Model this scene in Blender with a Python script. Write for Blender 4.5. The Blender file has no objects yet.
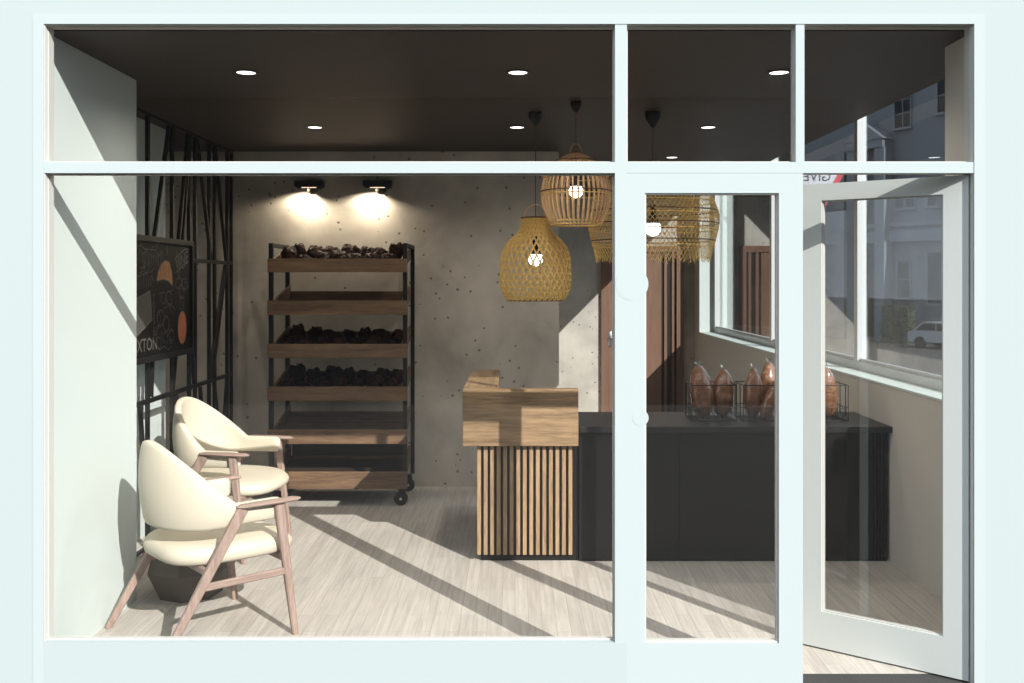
import bpy, bmesh, math, random
from mathutils import Vector, Matrix, noise

random.seed(7)
SC = bpy.context.scene
COL = SC.collection
PI = math.pi
EYE = 1.6875

# ------------------------------------------------------------------ materials
def new_mat(name):
    m = bpy.data.materials.new(name)
    m.use_nodes = True
    nt = m.node_tree
    b = nt.nodes.get('Principled BSDF')
    return m, nt, b

def rgb(r, g, b):
    def f(c):
        c /= 255.0
        return c / 12.92 if c <= 0.04045 else ((c + 0.055) / 1.055) ** 2.4
    return (f(r), f(g), f(b), 1)

def plain(name, col, rough=0.5, metal=0.0, spec=0.5, bump=0.0, bscale=80, var=0.0, vscale=6):
    m, nt, b = new_mat(name)
    b.inputs['Base Color'].default_value = col
    b.inputs['Roughness'].default_value = rough
    b.inputs['Metallic'].default_value = metal
    b.inputs['Specular IOR Level'].default_value = spec
    tc = nt.nodes.new('ShaderNodeTexCoord')
    if var:
        n = nt.nodes.new('ShaderNodeTexNoise'); n.inputs['Scale'].default_value = vscale
        n.inputs['Detail'].default_value = 5
        nt.links.new(tc.outputs['Object'], n.inputs['Vector'])
        mx = nt.nodes.new('ShaderNodeMix'); mx.data_type = 'RGBA'
        mx.inputs[6].default_value = tuple(max(0, c * (1 - var)) for c in col[:3]) + (1,)
        mx.inputs[7].default_value = tuple(min(1, c * (1 + var)) for c in col[:3]) + (1,)
        nt.links.new(n.outputs['Fac'], mx.inputs[0])
        nt.links.new(mx.outputs[2], b.inputs['Base Color'])
    if bump:
        n = nt.nodes.new('ShaderNodeTexNoise'); n.inputs['Scale'].default_value = bscale
        n.inputs['Detail'].default_value = 4
        nt.links.new(tc.outputs['Object'], n.inputs['Vector'])
        bp = nt.nodes.new('ShaderNodeBump'); bp.inputs['Strength'].default_value = bump
        bp.inputs['Distance'].default_value = 0.01
        nt.links.new(n.outputs['Fac'], bp.inputs['Height'])
        nt.links.new(bp.outputs['Normal'], b.inputs['Normal'])
    return m

def wood(name, dark, light, axis='X', scale=14, rough=0.5, stretch=14, bump=0.15, contrast=(0.35, 0.65)):
    """grain running along axis"""
    m, nt, b = new_mat(name)
    L = nt.links.new
    tc = nt.nodes.new('ShaderNodeTexCoord')
    mp = nt.nodes.new('ShaderNodeMapping')
    sc = [scale] * 3
    sc['XYZ'.index(axis)] = scale / stretch
    mp.inputs['Scale'].default_value = sc
    L(tc.outputs['Object'], mp.inputs['Vector'])
    n1 = nt.nodes.new('ShaderNodeTexNoise'); n1.inputs['Scale'].default_value = 1.0
    n1.inputs['Detail'].default_value = 8; n1.inputs['Roughness'].default_value = 0.65
    n1.inputs['Distortion'].default_value = 0.6
    L(mp.outputs['Vector'], n1.inputs['Vector'])
    n2 = nt.nodes.new('ShaderNodeTexNoise'); n2.inputs['Scale'].default_value = 5.0
    n2.inputs['Detail'].default_value = 4
    L(mp.outputs['Vector'], n2.inputs['Vector'])
    ad = nt.nodes.new('ShaderNodeMath'); ad.operation = 'MULTIPLY_ADD'
    ad.inputs[1].default_value = 0.4
    L(n2.outputs['Fac'], ad.inputs[0])
    mu = nt.nodes.new('ShaderNodeMath'); mu.operation = 'MULTIPLY'; mu.inputs[1].default_value = 0.6
    L(n1.outputs['Fac'], mu.inputs[0]); L(mu.outputs[0], ad.inputs[2])
    cr = nt.nodes.new('ShaderNodeValToRGB')
    cr.color_ramp.elements[0].position = contrast[0]; cr.color_ramp.elements[0].color = dark
    cr.color_ramp.elements[1].position = contrast[1]; cr.color_ramp.elements[1].color = light
    L(ad.outputs[0], cr.inputs['Fac'])
    L(cr.outputs['Color'], b.inputs['Base Color'])
    b.inputs['Roughness'].default_value = rough
    bp = nt.nodes.new('ShaderNodeBump'); bp.inputs['Strength'].default_value = bump
    bp.inputs['Distance'].default_value = 0.004
    L(ad.outputs[0], bp.inputs['Height']); L(bp.outputs['Normal'], b.inputs['Normal'])
    return m

def concrete(name, dark, light):
    m, nt, b = new_mat(name)
    L = nt.links.new
    tc = nt.nodes.new('ShaderNodeTexCoord')
    n1 = nt.nodes.new('ShaderNodeTexNoise'); n1.inputs['Scale'].default_value = 1.6
    n1.inputs['Detail'].default_value = 9; n1.inputs['Roughness'].default_value = 0.6
    n1.inputs['Distortion'].default_value = 0.3
    L(tc.outputs['Object'], n1.inputs['Vector'])
    cr = nt.nodes.new('ShaderNodeValToRGB')
    cr.color_ramp.elements[0].position = 0.3; cr.color_ramp.elements[0].color = dark
    cr.color_ramp.elements[1].position = 0.7; cr.color_ramp.elements[1].color = light
    L(n1.outputs['Fac'], cr.inputs['Fac'])
    # pits
    vo = nt.nodes.new('ShaderNodeTexVoronoi'); vo.inputs['Scale'].default_value = 13
    nd = nt.nodes.new('ShaderNodeTexNoise'); nd.inputs['Scale'].default_value = 9
    L(tc.outputs['Object'], nd.inputs['Vector'])
    mxv = nt.nodes.new('ShaderNodeMix'); mxv.data_type = 'VECTOR'; mxv.inputs[0].default_value = 0.03
    L(tc.outputs['Object'], mxv.inputs[4]); L(nd.outputs['Color'], mxv.inputs[5])
    L(mxv.outputs[1], vo.inputs['Vector'])
    thr = nt.nodes.new('ShaderNodeMapRange'); thr.inputs['From Min'].default_value = 0.10
    thr.inputs['From Max'].default_value = 0.16
    L(vo.outputs['Distance'], thr.inputs['Value'])
    # random keep
    gate = nt.nodes.new('ShaderNodeTexNoise'); gate.inputs['Scale'].default_value = 3.2
    L(tc.outputs['Object'], gate.inputs['Vector'])
    gt = nt.nodes.new('ShaderNodeMath'); gt.operation = 'LESS_THAN'; gt.inputs[1].default_value = 0.44
    L(gate.outputs['Fac'], gt.inputs[0])
    mxx = nt.nodes.new('ShaderNodeMath'); mxx.operation = 'MAXIMUM'
    L(thr.outputs[0], mxx.inputs[0]); L(gt.outputs[0], mxx.inputs[1])
    mul = nt.nodes.new('ShaderNodeMix'); mul.data_type = 'RGBA'; mul.blend_type = 'MULTIPLY'
    mul.inputs[0].default_value = 1
    pit = nt.nodes.new('ShaderNodeMapRange'); pit.inputs['To Min'].default_value = 0.38
    L(mxx.outputs[0], pit.inputs['Value'])
    L(cr.outputs['Color'], mul.inputs[6]); L(pit.outputs[0], mul.inputs[7])
    L(mul.outputs[2], b.inputs['Base Color'])
    b.inputs['Roughness'].default_value = 0.75
    bp = nt.nodes.new('ShaderNodeBump'); bp.inputs['Strength'].default_value = 0.5
    bp.inputs['Distance'].default_value = 0.01
    L(mxx.outputs[0], bp.inputs['Height']); L(bp.outputs['Normal'], b.inputs['Normal'])
    return m

def floor_mat():
    m, nt, b = new_mat('washed_plank_floor')
    L = nt.links.new
    tc = nt.nodes.new('ShaderNodeTexCoord')
    mp = nt.nodes.new('ShaderNodeMapping'); mp.inputs['Rotation'].default_value = (0, 0, PI / 2)
    L(tc.outputs['Object'], mp.inputs['Vector'])
    br = nt.nodes.new('ShaderNodeTexBrick')
    br.inputs['Scale'].default_value = 1.0
    br.inputs['Brick Width'].default_value = 0.62
    br.inputs['Row Height'].default_value = 0.068
    br.inputs['Mortar Size'].default_value = 0.0016
    br.inputs['Mortar Smooth'].default_value = 0.3
    br.offset = 0.37
    br.inputs['Color1'].default_value = FL1
    br.inputs['Color2'].default_value = FL2
    br.inputs['Mortar'].default_value = FLM
    L(mp.outputs['Vector'], br.inputs['Vector'])
    m2 = nt.nodes.new('ShaderNodeMapping'); m2.inputs['Scale'].default_value = (48, 2.4, 10)
    L(tc.outputs['Object'], m2.inputs['Vector'])
    n = nt.nodes.new('ShaderNodeTexNoise'); n.inputs['Scale'].default_value = 1
    n.inputs['Detail'].default_value = 6; n.inputs['Roughness'].default_value = 0.65
    L(m2.outputs['Vector'], n.inputs['Vector'])
    mr = nt.nodes.new('ShaderNodeMapRange'); mr.inputs['From Min'].default_value = 0.3
    mr.inputs['From Max'].default_value = 0.7; mr.inputs['To Min'].default_value = 0.76
    mr.inputs['To Max'].default_value = 1.1
    L(n.outputs['Fac'], mr.inputs['Value'])
    mul = nt.nodes.new('ShaderNodeMix'); mul.data_type = 'RGBA'; mul.blend_type = 'MULTIPLY'
    mul.inputs[0].default_value = 1
    L(br.outputs['Color'], mul.inputs[6]); L(mr.outputs[0], mul.inputs[7])
    L(mul.outputs[2], b.inputs['Base Color'])
    b.inputs['Roughness'].default_value = 0.55
    b.inputs['Specular IOR Level'].default_value = 0.3
    return m

def glass_mat(name, k=1.0, tint=(1, 1, 1, 1), rough=0.0):
    """thin architectural pane: clear with mirror reflection rising at grazing angles"""
    m = bpy.data.materials.new(name); m.use_nodes = True
    nt = m.node_tree; nt.nodes.clear(); L = nt.links.new
    out = nt.nodes.new('ShaderNodeOutputMaterial')
    tr = nt.nodes.new('ShaderNodeBsdfTransparent'); tr.inputs['Color'].default_value = tint
    gl = nt.nodes.new('ShaderNodeBsdfGlossy'); gl.inputs['Roughness'].default_value = rough
    gl.inputs['Color'].default_value = (1, 1, 1, 1)
    geo = nt.nodes.new('ShaderNodeNewGeometry')
    ior = nt.nodes.new('ShaderNodeMix'); ior.data_type = 'FLOAT'
    ior.inputs[2].default_value = 1.5; ior.inputs[3].default_value = 1 / 1.5
    L(geo.outputs['Backfacing'], ior.inputs[0])
    fr = nt.nodes.new('ShaderNodeFresnel'); L(ior.outputs[0], fr.inputs['IOR'])
    mu = nt.nodes.new('ShaderNodeMath'); mu.operation = 'MULTIPLY'; mu.inputs[1].default_value = k
    mu.use_clamp = True
    L(fr.outputs[0], mu.inputs[0])
    mx = nt.nodes.new('ShaderNodeMixShader')
    L(mu.outputs[0], mx.inputs[0]); L(tr.outputs[0], mx.inputs[1]); L(gl.outputs[0], mx.inputs[2])
    L(mx.outputs[0], out.inputs['Surface'])
    return m

def emit(name, col, strength):
    m = bpy.data.materials.new(name); m.use_nodes = True
    nt = m.node_tree; nt.nodes.clear()
    out = nt.nodes.new('ShaderNodeOutputMaterial')
    e = nt.nodes.new('ShaderNodeEmission')
    e.inputs['Color'].default_value = col; e.inputs['Strength'].default_value = strength
    nt.links.new(e.outputs[0], out.inputs['Surface'])
    return m

def translucent(m, amount):
    nt = m.node_tree; b = nt.nodes['Principled BSDF']; out = nt.nodes['Material Output']
    t = nt.nodes.new('ShaderNodeBsdfTranslucent')
    lk = b.inputs['Base Color'].links
    if lk: nt.links.new(lk[0].from_socket, t.inputs['Color'])
    else: t.inputs['Color'].default_value = b.inputs['Base Color'].default_value
    mx = nt.nodes.new('ShaderNodeMixShader'); mx.inputs[0].default_value = amount
    nt.links.new(b.outputs[0], mx.inputs[1]); nt.links.new(t.outputs[0], mx.inputs[2]); nt.links.new(mx.outputs[0], out.inputs['Surface'])

FL1 = (0.50, 0.465, 0.415, 1); FL2 = (0.435, 0.40, 0.355, 1); FLM = (0.34, 0.305, 0.265, 1)
M = {}
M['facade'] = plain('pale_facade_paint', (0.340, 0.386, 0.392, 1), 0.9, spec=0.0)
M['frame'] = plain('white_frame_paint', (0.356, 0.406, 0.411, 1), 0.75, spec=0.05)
M['door_paint'] = plain('white_door_paint', (0.52, 0.545, 0.525, 1), 0.6, spec=0.1)
M['lifted_white'] = plain('shade_lifted_white', (0.48, 0.475, 0.445, 1), 0.8, spec=0.1)  # frame white lightened in the colour, brightens shaded inner sides and beads
M['plaster'] = plain('white_plaster', (0.535, 0.59, 0.565, 1), 0.85, spec=0.1, bump=0.04, bscale=120)
M['plaster_warm'] = plain('greige_plaster', (0.50, 0.473, 0.43, 1), 0.85, spec=0.1, bump=0.05, bscale=90)
M['concrete'] = concrete('cast_concrete', (0.33, 0.30, 0.258, 1), (0.62, 0.575, 0.50, 1))
M['ceiling'] = plain('dark_brown_ceiling_paint', (0.036, 0.026, 0.021, 1), 0.55, spec=0.3, var=0.15, vscale=2)
M['floor'] = floor_mat()
M['glass'] = glass_mat('clear_glass', 1.0)
M['side_glass'] = glass_mat('side_window_glass', 1.5, (0.93, 0.95, 0.96, 1))
M['alu'] = plain('grey_aluminium', (0.62, 0.63, 0.63, 1), 0.35, metal=0.2)
M['black_metal'] = plain('black_steel', (0.010, 0.010, 0.010, 1), 0.45, spec=0.25)
M['trellis'] = plain('charcoal_steel', (0.010, 0.0095, 0.009, 1), 0.45, spec=0.25)
M['black_counter'] = plain('black_laminate', (0.009, 0.008, 0.007, 1), 0.35, spec=0.2)
M['black_top'] = plain('black_stone_top', (0.014, 0.014, 0.014, 1), 0.35, spec=0.3, var=0.3, vscale=40)
M['rack_wood_x'] = wood('rack_board_wood', (0.060, 0.032, 0.017, 1), (0.195, 0.118, 0.064, 1), 'X', 22)
M['rack_wood_y'] = wood('rack_side_wood', (0.060, 0.032, 0.017, 1), (0.195, 0.118, 0.064, 1), 'Y', 22)
M['rack_dark'] = wood('rack_back_wood', (0.018, 0.012, 0.009, 1), (0.035, 0.022, 0.016, 1), 'X', 22)
M['kiosk_x'] = wood('stand_oak', (0.085, 0.046, 0.022, 1), (0.30, 0.20, 0.105, 1), 'X', 20, contrast=(0.34, 0.64))
M['kiosk_y'] = wood('stand_oak_return', (0.085, 0.046, 0.022, 1), (0.30, 0.20, 0.105, 1), 'Y', 20, contrast=(0.34, 0.64))
M['slat'] = wood('slat_oak', (0.115, 0.066, 0.034, 1), (0.35, 0.235, 0.13, 1), 'Z', 34, contrast=(0.3, 0.62))
M['slat_back'] = plain('dark_slat_backing', (0.035, 0.020, 0.011, 1), 0.7)
M['chair_wood'] = wood('pinkish_ash', (0.20, 0.135, 0.107, 1), (0.35, 0.255, 0.210, 1), 'Z', 40, stretch=10)
M['chair_wood_x'] = wood('pinkish_ash_rail', (0.20, 0.135, 0.107, 1), (0.35, 0.255, 0.210, 1), 'X', 40, stretch=10)
M['cream'] = plain('cream_leather', (0.535, 0.485, 0.378, 1), 0.5, spec=0.3, bump=0.03, bscale=220)
M['rattan'] = plain('honey_rattan', (0.95, 0.58, 0.20, 1), 0.5, var=0.35, vscale=60)
M['rattan_dark'] = plain('brown_rattan', (0.13, 0.065, 0.030, 1), 0.55, var=0.3, vscale=50)
M['rattan_mid'] = plain('tan_bamboo', (0.85, 0.55, 0.30, 1), 0.5, var=0.3, vscale=50)
M['rattan_fine'] = plain('fine_seagrass', (0.92, 0.57, 0.22, 1), 0.55, var=0.4, vscale=50)
for k_ in ('rattan', 'rattan_mid', 'rattan_fine'): translucent(M[k_], 0.25)
M['bulb'] = emit('lit_bulb_glass', (0.92, 0.96, 1, 1), 4.5)
M['downlight'] = emit('downlight_diffuser', (1, 0.97, 0.93, 1), 3.0)
M['lamp_slot'] = emit('lamp_slot_glow', (1, 0.72, 0.5, 1), 1.5)
M['bun'] = plain('dark_glazed_crust', (0.022, 0.008, 0.004, 1), 0.5, spec=0.06, bump=0.9, bscale=60, var=0.5, vscale=25)
M['loaf'] = plain('brown_loaf_crust', (0.24, 0.10, 0.04, 1), 0.5, bump=0.5, bscale=50, var=0.75, vscale=14)
M['bag'] = glass_mat('clear_bag_film', 1.6, (0.95, 0.95, 0.95, 1), 0.08)
M['door_brown'] = wood('brown_door_veneer', (0.15, 0.080, 0.050, 1), (0.215, 0.120, 0.078, 1), 'Z', 12, rough=0.45)
M['door_dark'] = plain('dark_door_inlay', (0.018, 0.011, 0.008, 1), 0.4)
M['chrome'] = plain('brushed_steel', (0.6, 0.6, 0.6, 1), 0.3, metal=1)
M['pot'] = plain('dark_grey_pot', (0.085, 0.070, 0.058, 1), 0.7, var=0.2, vscale=12, bump=0.2)
M['board'] = plain('blackboard_print', (0.005, 0.0045, 0.004, 1), 0.6, spec=0.15)
M['chalk'] = plain('chalk_grey', (0.08, 0.074, 0.062, 1), 0.8)
M['chalk_dim'] = plain('chalk_dim', (0.05, 0.047, 0.04, 1), 0.8)
M['orange'] = plain('orange_print', (0.26, 0.11, 0.022, 1), 0.7, var=0.35, vscale=30)
M['redorange'] = plain('red_orange_print', (0.26, 0.075, 0.026, 1), 0.7, var=0.3, vscale=30)
M['red'] = plain('red_print', (0.30, 0.05, 0.03, 1), 0.7)
M['pavement'] = plain('dark_paving', (0.035, 0.035, 0.034, 1), 0.85, var=0.15, vscale=4)
M['road'] = plain('asphalt', (0.03, 0.03, 0.032, 1), 0.9, var=0.15, vscale=3)
M['street_far'] = plain('far_asphalt', (0.026, 0.023, 0.021, 1), 0.9, var=0.15, vscale=3)
M['stucco_grey'] = plain('grey_stucco', (0.035, 0.033, 0.031, 1), 0.9, var=0.5, vscale=0.3)
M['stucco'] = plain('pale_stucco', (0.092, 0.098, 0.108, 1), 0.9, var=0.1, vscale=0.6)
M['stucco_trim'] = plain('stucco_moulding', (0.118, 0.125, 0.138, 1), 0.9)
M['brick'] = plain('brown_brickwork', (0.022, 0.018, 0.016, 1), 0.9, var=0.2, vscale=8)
M['win_dark'] = plain('dark_window_pane', (0.010, 0.011, 0.013, 1), 0.6, spec=0.08)
M['leaf'] = plain('dark_leaves', (0.022, 0.030, 0.016, 1), 0.8, var=0.4, vscale=8)
M['car_paint'] = plain('silver_car_paint', (0.22, 0.23, 0.25, 1), 0.3, metal=0.3)
M['tyre'] = plain('black_rubber', (0.012, 0.012, 0.012, 1), 0.7)
M['sign_white'] = plain('sign_white', (0.55, 0.55, 0.60, 1), 0.5)
M['sign_red'] = plain('sign_red', (0.50, 0.05, 0.06, 1), 0.5)
M['sign_black'] = plain('sign_black', (0.03, 0.03, 0.04, 1), 0.5)
M['dark_trim'] = plain('dark_threshold', (0.035, 0.035, 0.034, 1), 0.7)

# ------------------------------------------------------------------ mesh builder
class MB:
    def __init__(s):
        s.v = []; s.f = []; s.mi = []; s.cur = 0
    def add(s, vs, fs, mi=None):
        k = len(s.v); s.v += [tuple(p) for p in vs]
        for f in fs:
            s.f.append(tuple(i + k for i in f)); s.mi.append(s.cur if mi is None else mi)
    def box(s, x0, x1, y0, y1, z0, z1, mi=None):
        vs = [(x, y, z) for z in (z0, z1) for y in (y0, y1) for x in (x0, x1)]
        s.add(vs, [(0, 2, 3, 1), (4, 5, 7, 6), (0, 1, 5, 4), (2, 6, 7, 3), (0, 4, 6, 2), (1, 3, 7, 5)], mi)
        return s
    def bbox(s, x0, x1, y0, y1, z0, z1, b=0.004, seg=2, mi=None):
        bm = bmesh.new()
        bmesh.ops.create_cube(bm, size=1)
        for v in bm.verts:
            v.co = ((x0 + x1) / 2 + v.co.x * (x1 - x0), (y0 + y1) / 2 + v.co.y * (y1 - y0), (z0 + z1) / 2 + v.co.z * (z1 - z0))
        bmesh.ops.bevel(bm, geom=bm.edges[:], offset=b, segments=seg, affect='EDGES', profile=0.5)
        s.bm(bm, mi=mi); bm.free()
        return s
    def bm(s, bm, mat=None, mi=None):
        bm.verts.index_update()
        s.add([(mat @ v.co) if mat else v.co for v in bm.verts], [tuple(v.index for v in f.verts) for f in bm.faces], mi)
        return s
    def tube(s, pts, r, n=6, cap=True, closed=False, mi=None, flat=None):
        """round tube along pts; r a number or list; flat=(wide, thin, outward function) for strips"""
        pts = [Vector(p) for p in pts]
        N = len(pts)
        rs = r if isinstance(r, (list, tuple)) else [r] * N
        vs = []; up = None
        for i, p in enumerate(pts):
            if closed:
                t = pts[(i + 1) % N] - pts[i - 1]
            else:
                t = pts[min(i + 1, N - 1)] - pts[max(i - 1, 0)]
            t.normalize()
            if flat:
                o = flat[2](p); o = (o - t * o.dot(t)).normalized(); w = t.cross(o)
                for a, b2 in ((1, 1), (-1, 1), (-1, -1), (1, -1)):
                    vs.append(p + w * (a * flat[0] / 2) + o * (b2 * flat[1] / 2))
                continue
            if up is None:
                up = Vector((0, 0, 1)) if abs(t.z) < 0.9 else Vector((1, 0, 0))
            a = t.cross(up)
            if a.length < 1e-6:
                a = t.orthogonal()
            a.normalize(); b2 = a.cross(t).normalized(); up = b2
            for k in range(n):
                an = 2 * PI * k / n
                vs.append(p + (a * math.cos(an) + b2 * math.sin(an)) * rs[i])
        if flat: n = 4
        fs = []
        for i in range(N if closed else N - 1):
            j = (i + 1) % N
            for k in range(n):
                k2 = (k + 1) % n
                fs.append((i * n + k, i * n + k2, j * n + k2, j * n + k))
        if cap and not closed:
            fs.append(tuple(range(n))[::-1]); fs.append(tuple((N - 1) * n + k for k in range(n)))
        s.add(vs, fs, mi)
        return s
    def bar(s, p, q, w, h, up=(0, 0, 1), w2=None, h2=None, mi=None, bev=0.0):
        """rectangular bar p->q, w across, h along up; may taper"""
        p = Vector(p); q = Vector(q); t = (q - p).normalized(); u = Vector(up)
        a = t.cross(u).normalized(); u = a.cross(t).normalized()
        w2 = w if w2 is None else w2; h2 = h if h2 is None else h2
        vs = []
        def ring(c, ww, hh):
            if bev <= 0:
                return [c + a * (sx * ww / 2) + u * (sy * hh / 2) for sx, sy in ((1, 1), (-1, 1), (-1, -1), (1, -1))]
            o = []
            for sx, sy, fl in ((1, 1, 0), (-1, 1, 1), (-1, -1, 0), (1, -1, 1)):
                cA = c + a * (sx * (ww / 2 - bev)) + u * (sy * hh / 2)
                cB = c + a * (sx * ww / 2) + u * (sy * (hh / 2 - bev))
                o += [cB, cA] if not fl else [cA, cB]
            return o
        r1 = ring(p, w, h); r2 = ring(q, w2, h2); n = len(r1)
        fs = [tuple(range(n))[::-1], tuple(range(n, 2 * n))]
        for k in range(n):
            k2 = (k + 1) % n
            fs.append((k, k2, n + k2, n + k))
        s.add(r1 + r2, fs, mi)
        return s
    def lathe(s, prof, n=32, c=(0, 0, 0), mi=None, cap=True):
        vs = []; c = Vector(c)
        for r, z in prof:
            for k in range(n):
                a = 2 * PI * k / n
                vs.append(c + Vector((r * math.cos(a), r * math.sin(a), z)))
        fs = []
        for i in range(len(prof) - 1):
            for k in range(n):
                k2 = (k + 1) % n
                fs.append((i * n + k, i * n + k2, (i + 1) * n + k2, (i + 1) * n + k))
        if cap:
            fs.append(tuple(range(n))[::-1]); fs.append(tuple((len(prof) - 1) * n + k for k in range(n)))
        s.add(vs, fs, mi)
        return s
    def prism(s, poly, axis, a0, a1, mi=None):
        """polygon of 2D points extruded along axis ('x','y','z')"""
        def P(u, v, w):
            return {'x': (w, u, v), 'y': (u, w, v), 'z': (u, v, w)}[axis]
        n = len(poly)
        vs = [P(u, v, a0) for u, v in poly] + [P(u, v, a1) for u, v in poly]
        fs = [tuple(range(n))[::-1], tuple(range(n, 2 * n))]
        for k in range(n):
            fs.append((k, (k + 1) % n, n + (k + 1) % n, n + k))
        s.add(vs, fs, mi)
        return s
    def mesh(s, name, mats, smooth=False):
        me = bpy.data.meshes.new(name)
        me.from_pydata(s.v, [], s.f)
        for m in (mats if isinstance(mats, (list, tuple)) else [mats]):
            me.materials.append(m)
        me.polygons.foreach_set('material_index', s.mi)
        bm = bmesh.new(); bm.from_mesh(me)
        bmesh.ops.recalc_face_normals(bm, faces=bm.faces[:])
        bm.to_mesh(me); bm.free()
        if smooth:
            me.polygons.foreach_set('use_smooth', [True] * len(me.polygons))
            if smooth != 'all':
                me.set_sharp_from_angle(angle=math.radians(smooth if smooth > 1 else 40))
        me.update()
        return me
    def build(s, name, mats, parent=None, smooth=False, loc=None):
        o = bpy.data.objects.new(name, s.mesh(name, mats, smooth))
        COL.objects.link(o)
        if parent: o.parent = parent
        if loc: o.location = loc
        return o

def tag(o, label=None, cat=None, group=None, kind=None):
    if label: o['label'] = label
    if cat: o['category'] = cat
    if group: o['group'] = group
    if kind: o['kind'] = kind
    return o

def thing(name, label, cat, loc=(0, 0, 0), rz=0.0, group=None):
    o = bpy.data.objects.new(name, None); COL.objects.link(o)
    o.location = loc; o.rotation_euler = (0, 0, rz); o.empty_display_size = 0.1
    return tag(o, label, cat, group)

def root_struct(name, loc=(0, 0, 0)):
    o = bpy.data.objects.new(name, None); COL.objects.link(o); o.location = loc
    o.empty_display_size = 0.1
    o['kind'] = 'structure'
    return o

def struct(name, mb, mat, smooth=False):
    o = mb.build(name, mat, smooth=smooth); o['kind'] = 'structure'; return o

def copy_tree(o, parent=None):
    c = o.copy(); COL.objects.link(c)
    if parent: c.parent = parent
    for ch in list(o.children):
        copy_tree(ch, c)
    return c

def text_verts(txt, size, spacing=1.0):
    cu = bpy.data.curves.new('lettering_curve', 'FONT'); cu.body = txt; cu.size = size
    cu.align_x = 'CENTER'; cu.align_y = 'CENTER'; cu.space_character = spacing; cu.resolution_u = 2
    ob = bpy.data.objects.new('lettering_curve', cu); COL.objects.link(ob)
    dg = bpy.context.evaluated_depsgraph_get(); dg.update()
    me = bpy.data.meshes.new_from_object(ob.evaluated_get(dg))
    vs = [v.co.copy() for v in me.vertices]; fs = [tuple(p.vertices) for p in me.polygons]
    bpy.data.objects.remove(ob); bpy.data.curves.remove(cu); bpy.data.meshes.remove(me)
    return vs, fs

# ------------------------------------------------------------------ the shell
XL, XR, ZT, ZTR0, ZTR1 = -1.9625, 1.9125, 2.758, 2.1375, 2.183   # opening, transom bottom and top
FACX = 2.6
ZC = 2.75
w = MB()
w.box(-4.4, XL, 0, 0.08, -0.05, 3.4); w.box(XR, FACX, 0, 0.08, -0.05, 3.4)
w.box(XL, XR, 0, 0.08, ZT, 3.4); w.box(XL, 0.4667, 0, 0.05, -0.05, 0.178)
struct('roof', MB().box(-4.4, 2.6, 0.08, 8.3, 3.3, 3.4), M['plaster'])
struct('wall_front', w, M['facade'])

w = MB()   # outer frame raised from the facade, mullions and transom
e = 0.003
w.box(XL - 0.045, XL, -e, 0, -0.05, ZT + 0.042); w.box(XR, XR + 0.045, -e, 0, -0.05, ZT + 0.042)
w.box(XL, XR, -e, 0, ZT, ZT + 0.042)
F_ = 0.006
bars = [(0.4167, 0.4667, 0.178, ZT), (XL, 0.4167, ZTR0, ZTR1), (0.4667, XR, ZTR0, ZTR1), (1.170, 1.206, ZTR1, ZT)]
for x0_, x1_, z0_, z1_ in bars:
    w.box(x0_, x1_, 0, F_, z0_, z1_)
v = MB()
for x0_, x1_, z0_, z1_ in bars:
    v.box(x0_, x1_, F_, 0.07, z0_, z1_)
struct('trim_6', v, M['lifted_white'])     # inner depth of the bars, paler white to lift their shade
v = MB(); t_ = 0.003
v.box(XL, XL + t_, 0.003, 0.08, 0.181, ZT); v.box(XR - t_, XR, 0.003, 0.08, 0, ZT); v.box(XL + t_, XR - t_, 0.003, 0.08, ZT - t_, ZT)
struct('trim_5', v, M['lifted_white'])     # thin sheets added so the opening's shaded sides look lighter
struct('trim_1', w, M['frame'])
struct('trim_2', MB().box(XL + 0.002, 0.4165, 0.0, 0.055, 0.178, 0.181), M['facade'])   # sill bead
struct('trim_3', MB().box(1.175, XR, -0.02, 0.125, -0.05, 0.0), M['dark_trim'])       # threshold

def pane_window(name, x0, x1, z0, z1):
    r = root_struct(name, ((x0 + x1) / 2, 0.04, z0))
    dx = (x1 - x0) / 2
    f = MB(); t = 0.006
    f.box(-dx, -dx + t, -0.012, 0.012, 0, z1 - z0); f.box(dx - t, dx, -0.012, 0.012, 0, z1 - z0)
    f.box(-dx + t, dx - t, -0.012, 0.012, 0, t); f.box(-dx + t, dx - t, -0.012, 0.012, z1 - z0 - t, z1 - z0)
    f.build('glazing_bead', M['lifted_white'], r)
    MB().box(-dx + t, dx - t, -0.003, 0.003, t, z1 - z0 - t).build('pane', M['glass'], r)
    return r
pane_window('window_1', XL, 0.4167, 0.181, ZTR0)
pane_window('window_2', XL, 0.4167, ZTR1, ZT)
pane_window('window_3', 0.4667, 1.170, ZTR1, ZT)
pane_window('window_4', 1.206, XR, ZTR1, ZT)

def leaf(name, loc, rz, W, zt, zb, gl, gr, gzb, gzt, y0, y1, mat):
    """door leaf in its own frame: x from 0 to W"""
    r = root_struct(name, loc); r.rotation_euler = (0, 0, rz)
    f = MB()
    f.box(0, gl, y0, y1, zb, zt); f.box(gr, W, y0, y1, zb, zt)
    f.box(gl, gr, y0, y1, zb, gzb); f.box(gl, gr, y0, y1, gzt, zt)
    f.build('door_frame', mat, r)
    b = MB(); ym = (y0 + y1) / 2; t = 0.006
    b.box(gl, gl + t, y0 + 0.008, y1 - 0.008, gzb, gzt); b.box(gr - t, gr, y0 + 0.008, y1 - 0.008, gzb, gzt)
    b.box(gl + t, gr - t, y0 + 0.008, y1 - 0.008, gzb, gzb + t); b.box(gl + t, gr - t, y0 + 0.008, y1 - 0.008, gzt - t, gzt)
    b.build('glazing_bead', M['lifted_white'], r)
    MB().box(gl + t, gr - t, ym - 0.003, ym + 0.003, gzb + t, gzt - t).build('pane', M['glass'], r)
    return r
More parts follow.
